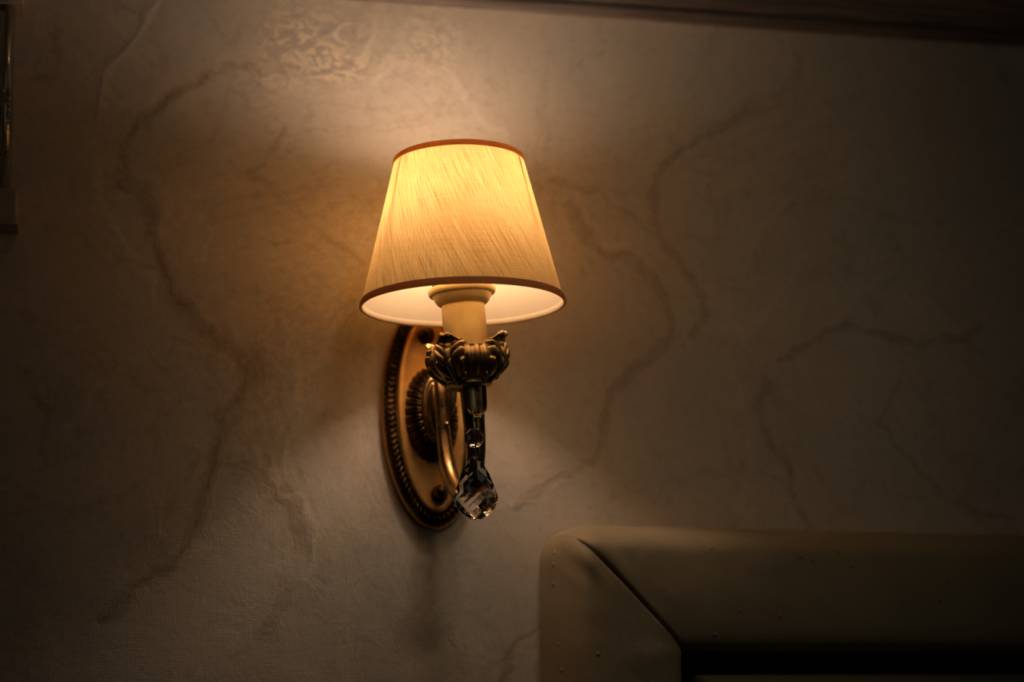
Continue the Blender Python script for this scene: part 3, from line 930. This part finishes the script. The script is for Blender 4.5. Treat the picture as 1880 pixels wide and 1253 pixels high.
def scale_card():
    V = []
    az = np.linspace(math.radians(-82), math.radians(70), 20)
    for a in az:
        for z in (1.397, 1.5495):
            V.append((TX + .0069 * math.cos(a), TY + .0069 * math.sin(a), z))
    o = mesh_obj('scale_card', V, grid_faces(20, 2), PAPER, th)
    o.modifiers.new('thick', 'SOLIDIFY').thickness = .0004
scale_card()
tube('capillary', [(TX - .0022, TY - .0004, 1.397), (TX - .0022, TY - .0004, 1.440), (TX - .0022, TY - .0004, 1.47)], [.0012] * 3, REDSPIRIT, th, n=12, steps=8)
def digits(body, x, z, size, name='scale_numbers'):
    cu = bpy.data.curves.new(name, 'FONT'); cu.body = body; cu.size = size; cu.align_x = 'CENTER'; cu.extrude = .0001
    cu.space_line = 1.0; cu.materials.append(INK)
    tmp = bpy.data.objects.new('tmp', cu); C.objects.link(tmp)
    bpy.context.view_layer.update()
    me = bpy.data.meshes.new_from_object(tmp.evaluated_get(bpy.context.evaluated_depsgraph_get()))
    bpy.data.objects.remove(tmp)
    o = bpy.data.objects.new(name, me); C.objects.link(o); o.parent = th
    a = math.radians(-48)
    o.location = (TX + .00715 * math.cos(a), TY + .00715 * math.sin(a), z); o.rotation_euler = (math.radians(90), 0, math.radians(42))
    return o
for k in range(5):
    digits('0', TX + .0038, 1.4750 - .0090 * k, .0088)
digits('C', TX + .0042, 1.4268, .0070)
bm = bmesh.new()
for k in range(24):
    z = 1.4870 + k * .0025
    L = .0036 if k % 5 == 0 else .0020
    q = [bm.verts.new((TX + .00712 * math.cos(math.radians(-75) + a / .0070), TY + .00712 * math.sin(math.radians(-75) + a / .0070), z + b)) for a, b in ((0, 0), (L, 0), (L, .0003), (0, .0003))]
    bm.faces.new(q)
me = bpy.data.meshes.new('scale_ticks'); bm.to_mesh(me); bm.free(); me.materials.append(INK)
link(bpy.data.objects.new('scale_ticks', me), th)

# ------------------------------------------------------------------ padded headboard, lower right
hb = thing('headboard', 'cream leatherette padded headboard with a mitred corner seam standing against the wall at lower right', 'headboard', (0, 0, 0))
HT = math.radians(-2.0)
HX, HZ = 0.0840, 1.1456
def hbp(x, y, z):
    """headboard local (x right, z down from its outer corner) to the room"""
    return (HX + x * math.cos(HT) + z * math.sin(HT), y, HZ + x * math.sin(HT) - z * math.cos(HT))
PADW, PADY = 0.098, -0.0750
def pad_prof(n=44):
    # (offset from outer edge, y): back outer edge -> rounded front -> inner edge going back
    ctrl = [(0.0, -.002), (0.0, -.020), (.0002, -.036), (.0020, -.049), (.0062, -.0605), (.0115, -.0690), (.0175, -.0738), (.026, -.0756), (.045, -.0765), (.066, -.0760), (.082, -.0740), (.0905, -.0690), (.0960, -.057), (.0975, -.030), (.0975, -.006)]
    return smooth_path(ctrl, n)
def corner(x, z, y):
    R = 0.030
    dx, dz = R - x, R - z
    if dx > 0 and dz > 0:
        h = math.hypot(dx, dz)
        lim = R * (1.0)
        m_ = max(dx, dz)
        if h > 1e-6:
            k = m_ / h                      # maps the square corner to a round one
            k = 1 + (k - 1) * 0.85
            x, z = R - dx * k, R - dz * k
    return x, z
def wrinkle(x, y, z):
    v = Vector((x * 55, y * 55, z * 55))
    w = noise.fractal(v, 1.0, 2.0, 3) * 0.0005
    dd = math.hypot(x - .02, z - .02)
    pk = math.exp(-(dd / .022) ** 2)
    w += pk * 0.0016 * math.sin(x * 300 - z * 220)
    # soft pull lines towards the inner corner
    w -= 0.0018 * math.exp(-((z - .098 + .10 * (x - .09)) / .0035) ** 2) * math.exp(-((x - .075) / .035) ** 2)
    return w
def build_pad(top=True):
    pr = pad_prof()
    far = 2.0 if top else 0.80
    st = list(np.concatenate([[0, .0006, .0013, .0022, .0035, .005], np.linspace(.008, .30, 90), np.linspace(.32, far, 20)]))
    V = []
    for s in st:
        for o, y in pr:
            f = max(0.0, 1 - max(0, 0.0) )
            groove = 0.0050 * math.exp(-(s / .0016) ** 2) * sstep(.002, .012, o) * (1 - sstep(.096, .0975, o))
            L = s + o * (1 - s / far) if False else s + o
            x, z = (L, o) if top else (o, L)
            if s > 0:
                pass
            xx, zz = corner(x, z, y)
            yy = y + groove
            if y < -.03:
                yy += wrinkle(xx, y, zz) * sstep(0.0, .004, s + .001)
            V.append(hbp(xx, yy, zz))
    return fix_normals(mesh_obj('top_cushion' if top else 'side_cushion', V, grid_faces(len(st), len(pr)), LEATHER, hb))
top_pad = build_pad(True); side_pad = build_pad(False)
# seam thread lying in the mitre
def seam():
    pts = []
    for o, y in pad_prof(30):
        if .004 < o < .0972 and y < -.02:
            x, z = corner(o, o, y)
            pts.append(hbp(x, y + .0052, z))
    tube('mitre_seam', pts, [.0007] * len(pts), STITCH, hb, n=8, steps=60, ref=(1, 0.2, 1))
seam()
# inner panel, set back inside the padded frame
def build_inner():
    x0, z0, x1, z1 = .1150, .1130, 2.0, .80
    xs = np.concatenate([x0 + np.array([0, .001, .003, .007, .014, .025]), np.linspace(.17, 2.0, 30)])
    zs = np.concatenate([z0 + np.array([0, .001, .003, .007, .014, .025]), np.linspace(.17, .80, 12)])
    V = []
    for x in xs:
        for z in zs:
            e = min(x - x0, z - z0)
            y = -.020 - .047 * math.sqrt(max(0, 1 - (1 - min(e / .025, 1)) ** 2))
            V.append(hbp(x, y, z))
    o = mesh_obj('inner_panel', V, grid_faces(len(xs), len(zs)), LEATHER, hb)
    return fix_normals(o)
build_inner()
bb = [hbp(x, y, z) for x, y, z in [(.02, -.022, .02), (2.0, -.022, .02), (2.0, -.022, .80), (.02, -.022, .80), (.02, -.002, .02), (2.0, -.002, .02), (2.0, -.002, .80), (.02, -.002, .80)]]
fix_normals(mesh_obj('backing_board', bb, [(0, 1, 2, 3), (4, 5, 6, 7), (0, 1, 5, 4), (1, 2, 6, 5), (2, 3, 7, 6), (3, 0, 4, 7)], mat_simple('dark_backing_board', (0.03, 0.025, 0.02), 0.8), hb, smooth=False))

# put each thing's own origin at its base
bpy.context.view_layer.update()
for root, base in ((lamp, (PC[0], 0.0, PC[1])), (th, (TX, 0.0, 1.3735)), (hb, (1.0, -.04, 0.32))):
    L = Vector(base)
    root.location = L
    for ch in root.children:
        ch.location = Vector(ch.location) - L
